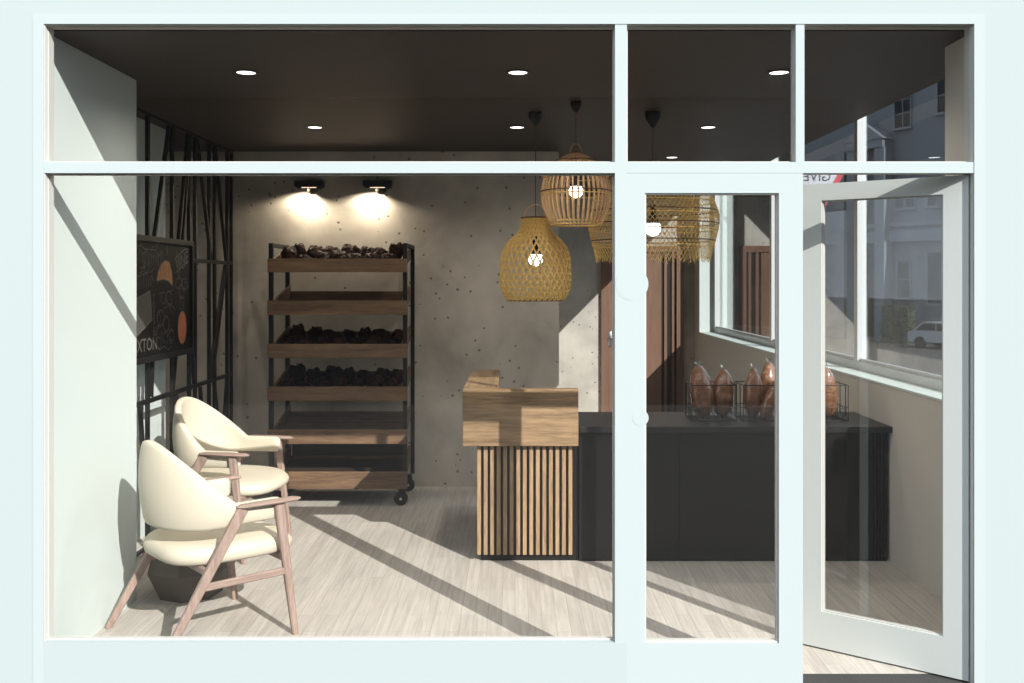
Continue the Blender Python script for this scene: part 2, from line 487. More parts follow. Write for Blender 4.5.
# closed leaf
d1 = leaf('door_1', (0.4667, 0.0, 0), 0, 0.733, ZTR0 - 0.001, -0.045, 0.075, 0.633, 0.178, 2.054, 0.0, 0.05, M['frame'])
k = MB()
k.lathe([(0.0, 0.0), (0.0685, 0.0), (0.0685, 0.0008), (0.0, 0.0008)], 40)
o = k.build('door_plate', M['frame'], d1, smooth=40); o.rotation_euler = (PI / 2, 0, 0); o.location = (0.0208, 0.0, 1.675)
k = MB()
k.lathe([(0.0, 0.0), (0.034, 0.0), (0.034, 0.0008), (0, 0.0008)], 32)
o = k.build('lock_plate', M['frame'], d1, smooth=40); o.rotation_euler = (PI / 2, 0, 0); o.location = (0.056, 0.0, 1.117)
# open leaf: hinged beside the jamb, swung inwards
ang = math.atan2(0.423, -0.574)
d2 = leaf('door_2', (1.914, 0.042, 0), ang, 0.72, 2.133, 0.008, 0.10, 0.62, 0.175, 2.056, -0.02, 0.02, M['door_paint'])

# walls, ceiling, floor
struct('floor', MB().box(-4.2, 2.6, 0.125, 8.3, -0.08, 0), M['floor'])
struct('ceiling', MB().box(-4.4, 2.262, 0.08, 8.1, ZC, 2.85), M['ceiling'])
w = MB()
w.box(-2.60, -2.005, 0.08, 1.085, 0, ZC); w.box(-2.60, -2.45, 1.085, 2.73, 0, ZC)
struct('wall_left', w, M['plaster'])
w = MB(); w.box(-4.4, -4.2, 0.08, 4.0, 0, ZC); struct('wall_alcove', w, M['concrete'])
struct('wall_back', MB().box(-4.4, 0.361, 3.88, 4.02, 0, ZC), M['concrete'])
struct('wall_passage', MB().box(0.2, 0.361, 4.02, 8.1, 0, ZC), M['concrete'])
w = MB(); w.box(0.2, 2.6, 8.1, 8.3, 0, 3.3); struct('wall_far', w, M['concrete'])
w = MB()
w.box(1.955, FACX, 0.08, 0.365, 0, ZC); w.box(2.264, FACX, 0.08, 0.365, ZC, 3.3); w.box(2.264, FACX, 0.365, 0.56, 0, 3.3)
w.box(2.26, FACX, 0.56, 7.8, 0, 1.05); w.box(2.26, FACX, 7.8, 8.1, 0, ZC); w.box(2.264, FACX, 7.8, 8.1, ZC, 3.3)
struct('wall_right', w, M['plaster_warm'])
# white lining of the window recess: sill board and far reveal
w = MB(); w.box(2.255, FACX, 0.56, 7.78, 1.05, 1.062); w.box(2.264, FACX, 7.78, 7.80, 1.062, 3.3)
struct('trim_4', w, M['plaster'])
r = root_struct('window_5', (2.47, 0.56, 1.062))
f = MB(); yl = 7.22; zh = 3.3 - 1.062
f.box(-0.03, 0.03, 0, yl, 0, 0.055); f.box(-0.03, 0.03, 0, yl, zh - 0.04, zh)
f.box(-0.012, 0.012, 0, yl, 0.055, 0.075)
posts = (0.03, 2.31, 4.60, 7.185)
for p in posts:
    f.box(-0.032, 0.032, p - 0.035, p + 0.035, 0.055, zh - 0.04)
f.build('window_frame', M['alu'], r)
pe = list(posts)
for a, b in zip(pe[:-1], pe[1:]):
    MB().box(-0.003, 0.003, a + 0.035, b - 0.035, 0.075, zh - 0.04).build('pane', M['side_glass'], r)

# interior brown door on the far wall
r = root_struct('door_3', (1.60, 8.1, 0))
f = MB()
f.box(-0.516, -0.43, -0.05, 0, 0, 2.13); f.box(0.43, 0.516, -0.05, 0, 0, 2.13); f.box(-0.43, 0.43, -0.05, 0, 2.05, 2.13)
f.build('door_frame', M['door_brown'], r)
MB().bbox(-0.43, 0.24, -0.035, 0, 0, 2.05, 0.003).build('door_leaf', M['door_brown'], r)
i = MB(); i.box(0.24, 0.275, -0.02, 0, 0, 2.05); i.box(0.31, 0.37, -0.02, 0, 0, 2.05); i.box(0.40, 0.43, -0.02, 0, 0, 2.05)
i.build('dark_strip', M['door_dark'], r)
i = MB(); i.box(0.275, 0.31, -0.04, 0, 0, 2.05); i.box(0.37, 0.40, -0.04, 0, 0, 2.05)
i.build('side_panel', M['door_brown'], r)
h = MB(); h.bbox(-0.43, -0.385, -0.05, -0.035, 0.87, 1.05, 0.004); h.tube([(-0.407, -0.05, 0.98), (-0.407, -0.09, 0.98), (-0.31, -0.09, 0.98)], 0.01, 8)
h.build('door_handle', M['chrome'], r, smooth=40)

# ------------------------------------------------------------------ downlights
DL = [(-1.367, 0.88, 'above the armchairs in the row by the shop front'),
      (0.015, 0.88, 'above the room middle, in the row by the shop front'),
      (1.342, 0.88, 'above the glazed doors in the row by the shop front'),
      (-1.38, 2.62, 'near the bread rack, second row from the shop front'),
      (0.014, 2.62, 'by the bottle-shaped pendant, second row from the shop front'),
      (1.332, 2.62, 'over the black counter in the second row from the shop front'),
      (-3.15, 2.55, 'added unseen to brighten the alcove behind the metal screen'),  # invented fixture, out of view, added to lift the dark alcove
      (1.345, 4.23, 'deepest in the room, before the brown door')]
root0 = None
for x, y, t in DL:
    if root0 is None:
        root0 = thing('downlight', '', 'ceiling light', (x, y, ZC), group='recessed ceiling downlights')
        f = MB(); f.lathe([(0.047, 0.0), (0.056, 0.0), (0.058, -0.004), (0.049, -0.006), (0.047, -0.002), (0.047, 0.0)], 32, cap=False)
        f.build('rim', M['black_metal'], root0, smooth=40)
        MB().lathe([(0, -0.001), (0.048, -0.001), (0.048, -0.003), (0, -0.0035)], 32).build('diffuser', M['downlight'], root0)
        q = root0
    else:
        q = copy_tree(root0); q.location = (x, y, ZC)
    q['label'] = 'round lit ceiling downlight ' + t
    L = bpy.data.lights.new('downlight_beam', 'SPOT'); L.energy = 48 if (y < 1 and x > -1) else (38 if abs(x) < 0.1 else 26); L.color = (1, 0.92, 0.80)
    L.spot_size = math.radians(160); L.spot_blend = 0.8; L.shadow_soft_size = 0.05
    lo = bpy.data.objects.new('downlight_beam', L); COL.objects.link(lo); lo.location = (x, y, ZC - 0.012)

# ------------------------------------------------------------------ wall lamps over the rack
root0 = None
for x, t in ((-1.675, 'above the end of the bread rack by the metal screen'), (-1.12, 'above the end of the bread rack by the wooden stand')):
    if root0 is None:
        root0 = thing('wall_lamp', '', 'wall lamp', (x, 3.88, 2.44), group='black wall lamps over the bread rack')
        f = MB()
        f.prism([(-0.115, 0.062), (0.115, 0.062), (0.115, 0.02), (0.085, 0.0), (-0.085, 0.0), (-0.115, 0.02)], 'y', -0.10, 0)
        f.build('housing', M['black_metal'], root0)
        MB().box(-0.055, 0.065, -0.103, -0.10, 0.003, 0.008).build('light_slot', M['lamp_slot'], root0)
        s = MB()
        s.lathe([(0.001, -0.050)] + [(0.046 * math.sin(a), -0.004 - 0.046 * math.cos(a)) for a in [i * PI / 16 for i in range(1, 9)]] + [(0.001, -0.002)], 24, (0.03, -0.07, 0), cap=False)
        s.build('globe', plain('olive_glass', (0.035, 0.032, 0.022, 1), 0.4, spec=0.2), root0, smooth='all')
        q = root0
    else:
        q = copy_tree(root0); q.location.x = x
    q['label'] = 'black wall lamp ' + t
    L = bpy.data.lights.new('wall_lamp_beam', 'SPOT'); L.energy = 20; L.color = (1, 0.86, 0.66)
    L.spot_size = math.radians(165); L.spot_blend = 0.35; L.shadow_soft_size = 0.03
    lo = bpy.data.objects.new('wall_lamp_beam', L); COL.objects.link(lo)
    lo.location = (x - 0.035, 3.785, 2.432)

K2, K3 = 1.425 / 1.44, 1.51 / 1.49
# ------------------------------------------------------------------ pendants
def pendant(name, label, x, y, canopy_r, canopy_h, bulb_z, bulb_r, shade_fn):
    t = thing(name, label, 'pendant lamp', (x, y, ZC), group='woven pendant lamps')
    c = MB(); R = canopy_r; H = canopy_h
    c.lathe([(R * 0.98, 0), (R, -0.01), (R * 0.93, -H * 0.45), (R * 0.45, -H * 0.82), (R * 0.16, -H), (0.006, -H)], 28)
    c.build('ceiling_cup', M['black_metal'], t, smooth=50)
    zb = bulb_z - ZC
    MB().tube([(0, 0, -H + 0.005), (0, 0, zb + bulb_r + 0.09)], 0.0032, 6).build('cord', M['rattan_dark'], t)
    s = MB(); b = bulb_r
    s.lathe([(0.006, zb + b + 0.10), (0.018, zb + b + 0.095), (0.022, zb + b + 0.02), (b * 0.8, zb + b * 0.72), (b * 0.8, zb + b * 0.55)], 20)
    s.build('socket', M['black_metal'], t, smooth=40)
    g = MB()
    g.lathe([(0.001, zb - b)] + [(b * math.sin(i * PI / 14), zb - b * math.cos(i * PI / 14)) for i in range(1, 14)] + [(0.001, zb + b)], 22, cap=False)
    g.build('bulb', M['bulb'], t, smooth='all')
    shade_fn(t)
    return t

def interp(prof, u):
    """profile of (r, z) by u in 0..1 along its length, smooth"""
    n = len(prof) - 1; a = min(max(u, 0), 1) * n; i = min(int(a), n - 1); f = a - i
    P = [prof[max(i - 1, 0)], prof[i], prof[i + 1], prof[min(i + 2, n)]]
    o = []
    for c in (0, 1):
        p0, p1, p2, p3 = (p[c] for p in P)
        o.append(0.5 * ((2 * p1) + (p2 - p0) * f + (2 * p0 - 5 * p1 + 4 * p2 - p3) * f * f + (3 * p1 - p0 - 3 * p2 + p3) * f ** 3))
    return o

def radial(p):
    v = Vector((p.x, p.y, 0)); return v.normalized() if v.length > 1e-6 else Vector((1, 0, 0))

def ring(mb, r, z, rad, n=48, m=6, c=(0, 0), mi=None):
    mb.tube([(c[0] + r * math.cos(2 * PI * k / n), c[1] + r * math.sin(2 * PI * k / n), z) for k in range(n)], rad, m, closed=True, mi=mi)

def shade_bottle(t):
    z = lambda zz: zz - ZC
    prof = [(0.088, z(2.085)), (0.090, z(2.045)), (0.112, z(1.99)), (0.168, z(1.935)), (0.212, z(1.86)), (0.220, z(1.76)), (0.221, z(1.68)), (0.205, z(1.61)), (0.178, z(1.567))]
    m = MB(); n = 32; steps = 34
    for sgn in (1, -1):
        for k in range(n):
            pts = []
            for i in range(steps + 1):
                u = i / steps; r, zz = interp(prof, u)
                a = 2 * PI * k / n + sgn * u * 1.55 + (0 if sgn > 0 else 0.02)
                wv = 0.0032 * sgn * (1 if (i % 2) else -1)
                pts.append(((r + wv) * math.cos(a), (r + wv) * math.sin(a), zz))
            m.tube(pts, 0, flat=(0.0105, 0.005, radial))
    sh = m.build('shade', M['rattan'], t)
    q = MB(); ring(q, 0.090, z(2.087), 0.006, 40); q.build('rim', M['rattan_dark'], sh, smooth='all')
    q = MB(); ring(q, 0.178, z(1.566), 0.005, 48); q.build('rim', M['rattan_dark'], sh, smooth='all')
    h = MB()
    h.tube([(-0.088 * math.cos(a) if False else 0.075 * math.cos(a), 0, z(2.085) + 0.085 * math.sin(a)) for a in [PI * i / 14 for i in range(15)]], 0.0035, 6)
    h.build('handle', M['rattan_mid'], sh, smooth='all')

def shade_ribs(t):
    z = lambda zz: EYE + (zz - EYE) * K2 - ZC
    prof = [(0.028, z(2.455)), (0.085, z(2.425)), (0.150, z(2.375)), (0.192, z(2.30)), (0.2085, z(2.215)), (0.197, z(2.125)), (0.168, z(2.05)), (0.150, z(2.025))]
    prof = [(r * K2, zz) for r, zz in prof]
    m = MB(); n = 40
    for k in range(n):
        a = 2 * PI * k / n; pts = []
        for i in range(21):
            r, zz = interp(prof, i / 20)
            pts.append((r * math.cos(a), r * math.sin(a), zz))
        m.tube(pts, 0, flat=(0.0105, 0.005, radial))
    sh = m.build('shade', M['rattan_mid'], t)
    q = MB()
    for r, zz, rad in ((0.032, 2.455, 0.006), (0.120, 2.41, 0.004), (0.211, 2.225, 0.004)):
        ring(q, r * K2, z(zz), rad, 48)
    q.build('hoop', M['rattan_dark'], sh, smooth='all')
    q = MB()
    for r, zz, rad in ((0.196, 2.31, 0.004), (0.2105, 2.205, 0.004), (0.163, 2.045, 0.005), (0.150, 2.026, 0.006)):
        ring(q, r * K2, z(zz), rad, 48)
    q.build('hoop', M['rattan'], sh, smooth='all')
    h = MB()
    h.tube([(0.034 * math.cos(a), 0, z(2.455) + 0.055 * math.sin(a)) for a in [PI * i / 12 for i in range(13)]], 0.003, 6)
    h.build('handle', M['rattan_mid'], sh, smooth='all')

def shade_wide(t):
    z = lambda zz: EYE + (zz - EYE) * K3 - ZC
    prof = [(0.03, z(2.43)), (0.13, z(2.40)), (0.25, z(2.335)), (0.335, z(2.25)), (0.385, z(2.15)), (0.403, z(2.08)), (0.395, z(2.0)), (0.370, z(1.90)), (0.345, z(1.80))]
    prof = [(r * K3, zz) for r, zz in prof]
    m = MB(); n = 84; steps = 34; rnd = random.Random(3)
    for sgn in (1, -1):
        for k in range(n):
            pts = []; end = 1 - 0.05 * rnd.random()
            for i in range(steps + 1):
                u = i / steps * end; r, zz = interp(prof, u)
                a = 2 * PI * k / n + sgn * u * 1.25
                pts.append(((r + 0.001 * sgn) * math.cos(a), (r + 0.001 * sgn) * math.sin(a), zz))
            m.tube(pts, 0.0021, 3, cap=False)
    sh = m.build('shade', M['rattan_fine'], t)
    q = MB()
    for u in (0.40, 0.555, 0.69, 0.83):
        r, zz = interp(prof, u); ring(q, r, zz, 0.0042, 64)
    q.build('hoop', M['rattan_dark'], sh, smooth='all')
    q = MB()
    for u in (0.32, 0.47, 0.60, 0.745, 0.87):
        r, zz = interp(prof, u); ring(q, r + 0.002, zz, 0.0032, 64)
    q.build('hoop', M['rattan'], sh, smooth='all')
    h = MB(); ring(h, 0.034, z(2.43), 0.006, 30); h.build('collar', M['rattan_dark'], sh, smooth='all')

pendant('pendant_lamp', 'bottle-shaped honey rattan pendant with open diamond weave', 0.13, 2.07, 0.045, 0.082, 1.828, 0.046, shade_bottle)
pendant('pendant_lamp', 'round tan pendant of upright bamboo ribs, hung highest', 0.362, 1.70, 0.034, 0.062, EYE + (2.228 - EYE) * K2, 0.042, shade_ribs)
pendant('pendant_lamp', 'wide fine-woven seagrass dome pendant over the black counter', 0.868, 2.04, 0.050, 0.10, EYE + (2.015 - EYE) * K3, 0.050, shade_wide)

# ------------------------------------------------------------------ armchairs
def smooth01(a, b, x):
    t = min(max((x - a) / (b - a), 0), 1); return t * t * (3 - 2 * t)

def chair_shell():
    m = MB(); N = 64; K = 20
    pts = []
    a_, b_ = 0.25, 0.285; cx = 0.02; straight = 0.26
    arc = 0.5 * PI * (a_ + b_) / 2; tot = arc + straight
    for i in range(N + 1):
        s = -1 + 2 * i / N; l = abs(s) * tot; sg = 1 if s >= 0 else -1
        if l < arc:
            th = l / arc * PI / 2
            p = Vector((cx - a_ * math.cos(th), sg * b_ * math.sin(th), 0)); nrm = Vector((-math.cos(th), sg * math.sin(th), 0)).normalized()
        else:
            p = Vector((cx + (l - arc), sg * (b_ + 0.01 * (l - arc)), 0)); nrm = Vector((0, sg, 0))
        pts.append((p, nrm, abs(s), l))
    vs = []
    for p, nrm, s, l in pts:
        q_ = min(max((s - 0.02) / 0.64, 0), 1); zt = 0.945 - 0.285 * (0.2 * smooth01(0, 1, q_) + 0.8 * (q_ ** 1.55))
        zb = 0.548 + 0.012 * smooth01(0.35, 0.8, s)
        th = 0.024
        endr = 1.0
        if l > tot - 0.04:
            q = (l - (tot - 0.04)) / 0.04; endr = math.sqrt(max(0.0, 1 - q * q)) * 0.9 + 0.1
        zm = (zt + zb) / 2; hh = (zt - zb) / 2
        hh2 = hh - 0.02 * (1 - endr); t2 = th * endr
        lean = 0.06 * smooth01(0.65, 0.0, s)
        for k in range(K):
            an = 2 * PI * k / K
            ca, sa = math.cos(an), math.sin(an)
            e_ = 0.5
            oy = t2 * (abs(ca) ** 0.6) * (1 if ca >= 0 else -1)
            oz = (hh2 - t2) * (1 if sa > 1e-6 else (-1 if sa < -1e-6 else 0)) * min(1, abs(sa) * 1.6) + t2 * sa
            zz = zm + oz
            off = lean * (zz - 0.56) * 0.55 + 0.02 * math.sin(PI * (zz - zb) / max(zt - zb, .01)) * (1 - s)
            vs.append(p + nrm * (oy + off) + Vector((0, 0, zz)))
    fs = []
    for i in range(N):
        for k in range(K):
            k2 = (k + 1) % K
            fs.append((i * K + k, i * K + k2, (i + 1) * K + k2, (i + 1) * K + k))
    fs.append(tuple(range(K))[::-1]); fs.append(tuple(N * K + k for k in range(K)))
    m.add(vs, fs)
    return m

def chair_seat():
    m = MB(); n = 56
    rings = [(0.80, 0.388), (0.93, 0.390), (0.985, 0.402), (1.0, 0.425), (0.985, 0.450), (0.93, 0.467), (0.80, 0.476), (0.5, 0.480), (0.15, 0.480)]
    vs = []
    for sc, z in rings:
        for k in range(n):
            a = 2 * PI * k / n; c, s = math.cos(a), math.sin(a)
            p = 2 / 3.8
            x = 0.312 * abs(c) ** p * (1 if c >= 0 else -1); y = 0.297 * abs(s) ** p * (1 if s >= 0 else -1)
            if x < 0: y *= 1 - 0.16 * (abs(x) / 0.312) ** 1.5
            if x > 0: x *= 1 + 0.08 * (1 - (abs(y) / 0.275) ** 2)
            vs.append((0.078 + x * sc, y * sc, z - 0.02 * max(0, x * sc / 0.285) ** 2 * (1 if z > 0.43 else 0.4)))
    fs = []
    R = len(rings)
    for i in range(R - 1):
        for k in range(n):
            k2 = (k + 1) % n
            fs.append((i * n + k, i * n + k2, (i + 1) * n + k2, (i + 1) * n + k))
    fs.append(tuple(range(n))[::-1]); fs.append(tuple((R - 1) * n + k for k in range(n)))
    m.add(vs, fs)
    return m

def make_chair(label, loc, rz):
    t = thing('armchair', label, 'armchair', loc, rz, 'cream armchairs by the window')
    chair_seat().build('seat', M['cream'], t, smooth='all')
    chair_shell().build('backrest', M['cream'], t, smooth='all')
    for s in (1, -1):
        MB().bar((0.326, s * 0.333, 0), (0.246, s * 0.322, 0.637), 0.026, 0.030, (1, 0, 0), 0.032, 0.050, bev=0.006).build('leg', M['chair_wood'], t)
    for s in (1, -1):
        MB().bar((-0.326, s * 0.333, 0), (0.065, s * 0.322, 0.637), 0.026, 0.032, (1, 0, 0), 0.032, 0.052, bev=0.006).build('leg', M['chair_wood'], t)
    for s in (1, -1):
        MB().bar((-0.138, s * 0.327, 0.312), (0.287, s * 0.327, 0.312), 0.020, 0.034, (0, 0, 1), bev=0.005).build('stretcher', M['chair_wood_x'], t)
        a = MB(); a.tube([(0.035, s * 0.322, 0.648), (0.06, s * 0.324, 0.648), (0.2, s * 0.328, 0.648), (0.325, s * 0.326, 0.646), (0.352, s * 0.324, 0.645)], [0.012, 0.030, 0.034, 0.032, 0.015], 12)
        vv = []
        for x, y, z in a.v: vv.append((x, y, 0.648 + (z - 0.648) * 0.36))
        a.v = vv
        a.build('armrest', M['chair_wood_x'], t, smooth=60)
    MB().bar((0.276, -0.318, 0.372), (0.276, 0.318, 0.372), 0.022, 0.034, bev=0.005).build('seat_rail', M['chair_wood_x'], t)
    MB().bar((-0.100, -0.318, 0.372), (-0.100, 0.318, 0.372), 0.022, 0.034, bev=0.005).build('seat_rail', M['chair_wood_x'], t)
    return t
make_chair('cream armchair with pinkish wooden legs beside the shop window, turned from the street', (-1.515, 0.6285, 0), math.radians(40.8))
make_chair('cream armchair with pinkish wooden legs standing by the metal screen, facing outwards', (-1.878, 2.108, 0), math.radians(-10))

# dark faceted floor pot
t = thing('floor_pot', 'low dark faceted floor pot between the two cream armchairs', 'pot', (-1.755, 1.19, 0))
p = MB(); n = 7; vs = []
for r_, z_ in ((0.165, 0), (0.235, 0.15), (0.20, 0.27), (0.17, 0.27), (0.17, 0.22)):
    for k in range(n):
        a = 2 * PI * k / n + 0.3
        vs.append((r_ * math.cos(a), r_ * math.sin(a), z_))
fs = [tuple(range(n))[::-1], tuple(4 * n + k for k in range(n))]
for i in range(4):
    for k in range(n):
        fs.append((i * n + k, i * n + (k + 1) % n, (i + 1) * n + (k + 1) % n, (i + 1) * n + k))
p.add(vs, fs); p.build('pot_body', M['pot'], t)

# ------------------------------------------------------------------ bread rack
RX0, RX1, RY0, RY1 = -1.852, -0.808, 3.18, 3.76
rk = thing('bread_rack', 'tall wheeled bread rack of black posts and tilted wooden trays', 'rack', ((RX0 + RX1) / 2, RY0, 0))
hw = (RX1 - RX0) / 2; dp = RY1 - RY0
for sx in (-1, 1):
    for y in (0.026, dp - 0.03):
        x0 = sx * (hw - 0.018)
        MB().box(x0 - 0.016, x0 + 0.016, y, y + 0.028, 0.135, 1.972).build('post', M['black_metal'], rk)
    for zz in (1.972,):
        MB().box(sx * (hw - 0.018) - 0.016, sx * (hw - 0.018) + 0.016, 0.054, dp - 0.03, zz - 0.03, zz).build('top_rail', M['black_metal'], rk)
TR = 0.11
def tray(zb, zt, slats=True, back_h=0.05, closed=False):
    iw = hw - 0.04
    g = MB()
    def fz(y): return zb + 0.018 + TR * (y - 0.02) / (dp - 0.05)
    if slats:
        for i in range(15):
            y = 0.04 + i * 0.034
            g.bar((-iw, y, fz(y)), (iw, y, fz(y)), 0.021, 0.012)
        for x in (-iw + 0.08, 0, iw - 0.08):
            g.bar((x, 0.03, fz(0.03) - 0.012), (x, dp - 0.05, fz(dp - 0.05) - 0.012), 0.03, 0.012)
    else:
        g.bar((0, 0.03, fz(0.03)), (0, dp - 0.05, fz(dp - 0.05)), 2 * iw, 0.014)
    tr = g.build('tray', M['rack_wood_x'] if not closed else M['rack_dark'], rk)
    MB().bbox(-hw, hw, 0, 0.022, zb, zt, 0.002, 1).build('front_board', M['rack_wood_x'], tr)
    for sx in (-1, 1):
        x = sx * (iw + 0.001)
        MB().prism([(0.024, zb + 0.004), (dp - 0.032, zb + TR + 0.004), (dp - 0.032, zt + TR), (0.024, zt)], 'x', x - 0.009, x + 0.009).build('side_board', M['rack_wood_y'], tr)
    MB().box(-iw + 0.01, iw - 0.01, dp - 0.055, dp - 0.038, zb + TR - 0.005, zb + TR - 0.005 + back_h + 0.018).build('back_board', M['rack_wood_x'], tr)
    return tr
TRAYS = [(1.753, 1.855), (1.433, 1.541), (1.111, 1.216), (0.791, 0.896), (0.468, 0.574)]
for zb, zt in TRAYS: tray(zb, zt)
tr = tray(0.131, 0.260, slats=False, back_h=0.03, closed=True)
MB().box(-hw + 0.06, hw - 0.06, dp - 0.036, dp - 0.03, 0.24, 0.55).build('back_panel', M['rack_dark'], rk)
for sx in (-1, 1):
    for y in (0.045, dp - 0.045):
        x = sx * (hw - 0.05)
        c = MB(); c.box(x - 0.025, x + 0.025, y - 0.025, y + 0.025, 0.118, 0.131)
        c.box(x - 0.015, x + 0.03, y - 0.022, y - 0.017, 0.045, 0.118); c.box(x - 0.015, x + 0.03, y + 0.017, y + 0.022, 0.045, 0.118)
        cc = c.build('caster', M['black_metal'], rk)
        wl = MB(); wl.lathe([(0.012, -0.014), (0.046, -0.014), (0.052, -0.008), (0.052, 0.008), (0.046, 0.014), (0.012, 0.014)], 28)
        o = wl.build('wheel', M['tyre'], cc, smooth=40); o.rotation_euler = (PI / 2, 0, 0.0); o.location = (x, y, 0.052)
        hb = MB(); hb.lathe([(0.0, -0.024), (0.011, -0.024), (0.011, 0.024), (0, 0.024)], 12)
        o = hb.build('axle', M['chrome'], cc); o.rotation_euler = (PI / 2, 0, 0); o.location = (x, y, 0.052)

def lump_mesh(seed, rx, ry, rz):
    rnd = random.Random(seed); bm = bmesh.new()
    bmesh.ops.create_icosphere(bm, subdivisions=4, radius=1)
    lobes = [(Vector((rnd.uniform(-1, 1), rnd.uniform(-1, 1), rnd.uniform(-0.2, 1))).normalized(), rnd.uniform(0.10, 0.26)) for _ in range(9)]
    for v in bm.verts:
        d = v.co.normalized(); k = 0.85
        for l, a in lobes: k += a * max(0, d.dot(l)) ** 9
        k += 0.20 * noise.noise(d * 3.3 + Vector((seed * 7.3, 0, 0))) + 0.13 * noise.noise(d * 7.5 + Vector((0, seed * 3.1, 0)))
        v.co = Vector((d.x * rx * k, d.y * ry * k, max(d.z * rz * k, -0.72 * rz)))
    zmin = min(v.co.z for v in bm.verts)
    for v in bm.verts: v.co.z -= zmin
    m = MB(); m.bm(bm); bm.free()
    return m.mesh('dark_bun', M['bun'], smooth='all')
lumps = [lump_mesh(s, *dims) for s, dims in enumerate([(0.075, 0.085, 0.070), (0.085, 0.08, 0.062), (0.062, 0.08, 0.072), (0.07, 0.075, 0.085)])]
ORD = ['first', 'second', 'third', 'fourth', 'fifth', 'sixth', 'seventh']
rnd = random.Random(11)
for ti, tn in ((0, 'top'), (2, 'third'), (3, 'fourth')):
    zb = TRAYS[ti][0]
    for row, yy, rn in ((0, 0.16, 'front'), (1, 0.37, 'back')):
        for i in range(7):
            me = lumps[rnd.randrange(4)]
            sc = rnd.uniform(0.74, 1.05)
            x = (RX0 + RX1) / 2 - 0.40 + i * 0.130 + (0.03 if row else 0) + rnd.uniform(-0.008, 0.008)
            y = RY0 + yy + rnd.uniform(-0.012, 0.012)
            zz = zb + 0.018 + TR * (y - RY0 - 0.02) / (dp - 0.05) + 0.002
            o = bpy.data.objects.new('dark_bun', me); COL.objects.link(o)
            o.location = (x, y, zz); o.rotation_euler = (math.atan(TR / (dp - 0.05)), 0, rnd.uniform(-0.35, 0.35)); o.scale = (sc * 0.9, sc, sc)
            tag(o, f'{ORD[i]} dark glazed bun counted from the metal screen, {rn} row, {tn} rack tray', 'bun', f'dark buns on the {tn} rack tray')

# ------------------------------------------------------------------ steel trellis screen + picture
SX = -2.32
ts = thing('trellis_screen', 'floor-to-ceiling charcoal steel trellis screen with slanted bars', 'screen', (SX, 1.09, 0))
def ypx(px): return 4 * (556.8 / (515 - px) - 1)
Y0, Y1 = 1.11, 3.862
W_, D_ = 0.023, 0.026
rows = [0.0, 0.928, 1.834, ZC]
ups = [1.62, ypx(147.5), ypx(172), ypx(189), ypx(195), ypx(209), ypx(214.5), ypx(227), Y1 - 0.015]
for y in [Y0] + ups:
    MB().box(-W_ / 2, W_ / 2, y - 1.09 - D_ / 2, y - 1.09 + D_ / 2, 0.02, ZC - 0.02).build('upright', M['trellis'], ts)
for z in rows:
    z0, z1 = (z, z + 0.02) if z == 0 else ((z - 0.02, z) if z == ZC else (z - 0.014, z + 0.014))
    MB().box(-W_ / 2 + 0.001, W_ / 2 - 0.001, Y0 - 1.09 - D_ / 2, Y1 - 1.09, z0, z1).build('crossbar', M['trellis'], ts)
def diag(row, ya, yb):   # bottom y, top y
    z0, z1 = rows[row] + 0.02, rows[row + 1] - 0.02
    MB().bar((0, ya - 1.09, z0), (0, yb - 1.09, z1), W_ * 0.9, 0.024, (1, 0, 0)).build('slanted_bar', M['trellis'], ts)
Y = ypx
for row, a, b in [(2, Y(152), Y(169)), (2, Y(177), Y(188)), (2, Y(181), Y(190)), (2, Y(211), Y(197)), (2, Y(226), Y(215)),
                  (2, 1.2, 1.55), (1, Y(151), Y(156)), (1, Y(172.5), Y(184)), (1, Y(212), Y(226)), (1, Y(209), Y(225)), (1, Y(194), Y(188)), (1, 1.25, 1.6),
                  (0, Y(149), Y(140)), (0, Y(186), Y(176)), (0, Y(208), Y(200)), (0, Y(219), Y(227)), (0, Y(225), Y(214)), (0, 1.55, 1.2)]:
    diag(row, a, b)

# framed print hung on the screen, faces the room (+x)
PX, PY0, PY1, PZ0, PZ1 = -2.300, 1.58, 2.78, 1.182, 1.968
pt = thing('framed_print', 'black framed print with chalk drawings and orange shapes hung on the trellis screen', 'picture', (PX, (PY0 + PY1) / 2, PZ0))
pw = (PY1 - PY0) / 2; ph = PZ1 - PZ0
f = MB(); b_ = 0.035
f.box(0, 0.035, -pw, -pw + b_, 0, ph); f.box(0, 0.035, pw - b_, pw, 0, ph); f.box(0, 0.035, -pw + b_, pw - b_, 0, b_); f.box(0, 0.035, -pw + b_, pw - b_, ph - b_, ph)
f.build('picture_frame', M['black_metal'], pt)
MB().box(0.0, 0.018, -pw + b_, pw - b_, b_, ph - b_).build('print', M['board'], pt)
yc = (PY0 + PY1) / 2
def uv(px, py):
    r_ = 540.0 / (515 - px); return (4 * (r_ - 1) - yc, EYE + (281 - py) * r_ / 240 - PZ0)
def flat_poly(mb, pts, mi, x=0.0185):
    n = len(pts); mb.add([(x, u, v) for u, v in pts], [tuple(range(n))], mi)
def stroke(mb, pts, mi, w_=0.007, x=0.019, closed=False):
    P = [Vector((u, v)) for u, v in pts]
    if closed: P.append(P[0])
    for a, b in zip(P[:-1], P[1:]):
        d = b - a
        if d.length < 1e-6: continue
        nn = Vector((-d.y, d.x)).normalized() * w_ / 2; e2 = d.normalized() * w_ * 0.3
        q = [a - e2 + nn, a - e2 - nn, b + e2 - nn, b + e2 + nn]
        mb.add([(x, v.x, v.y) for v in q], [(0, 1, 2, 3)], mi)
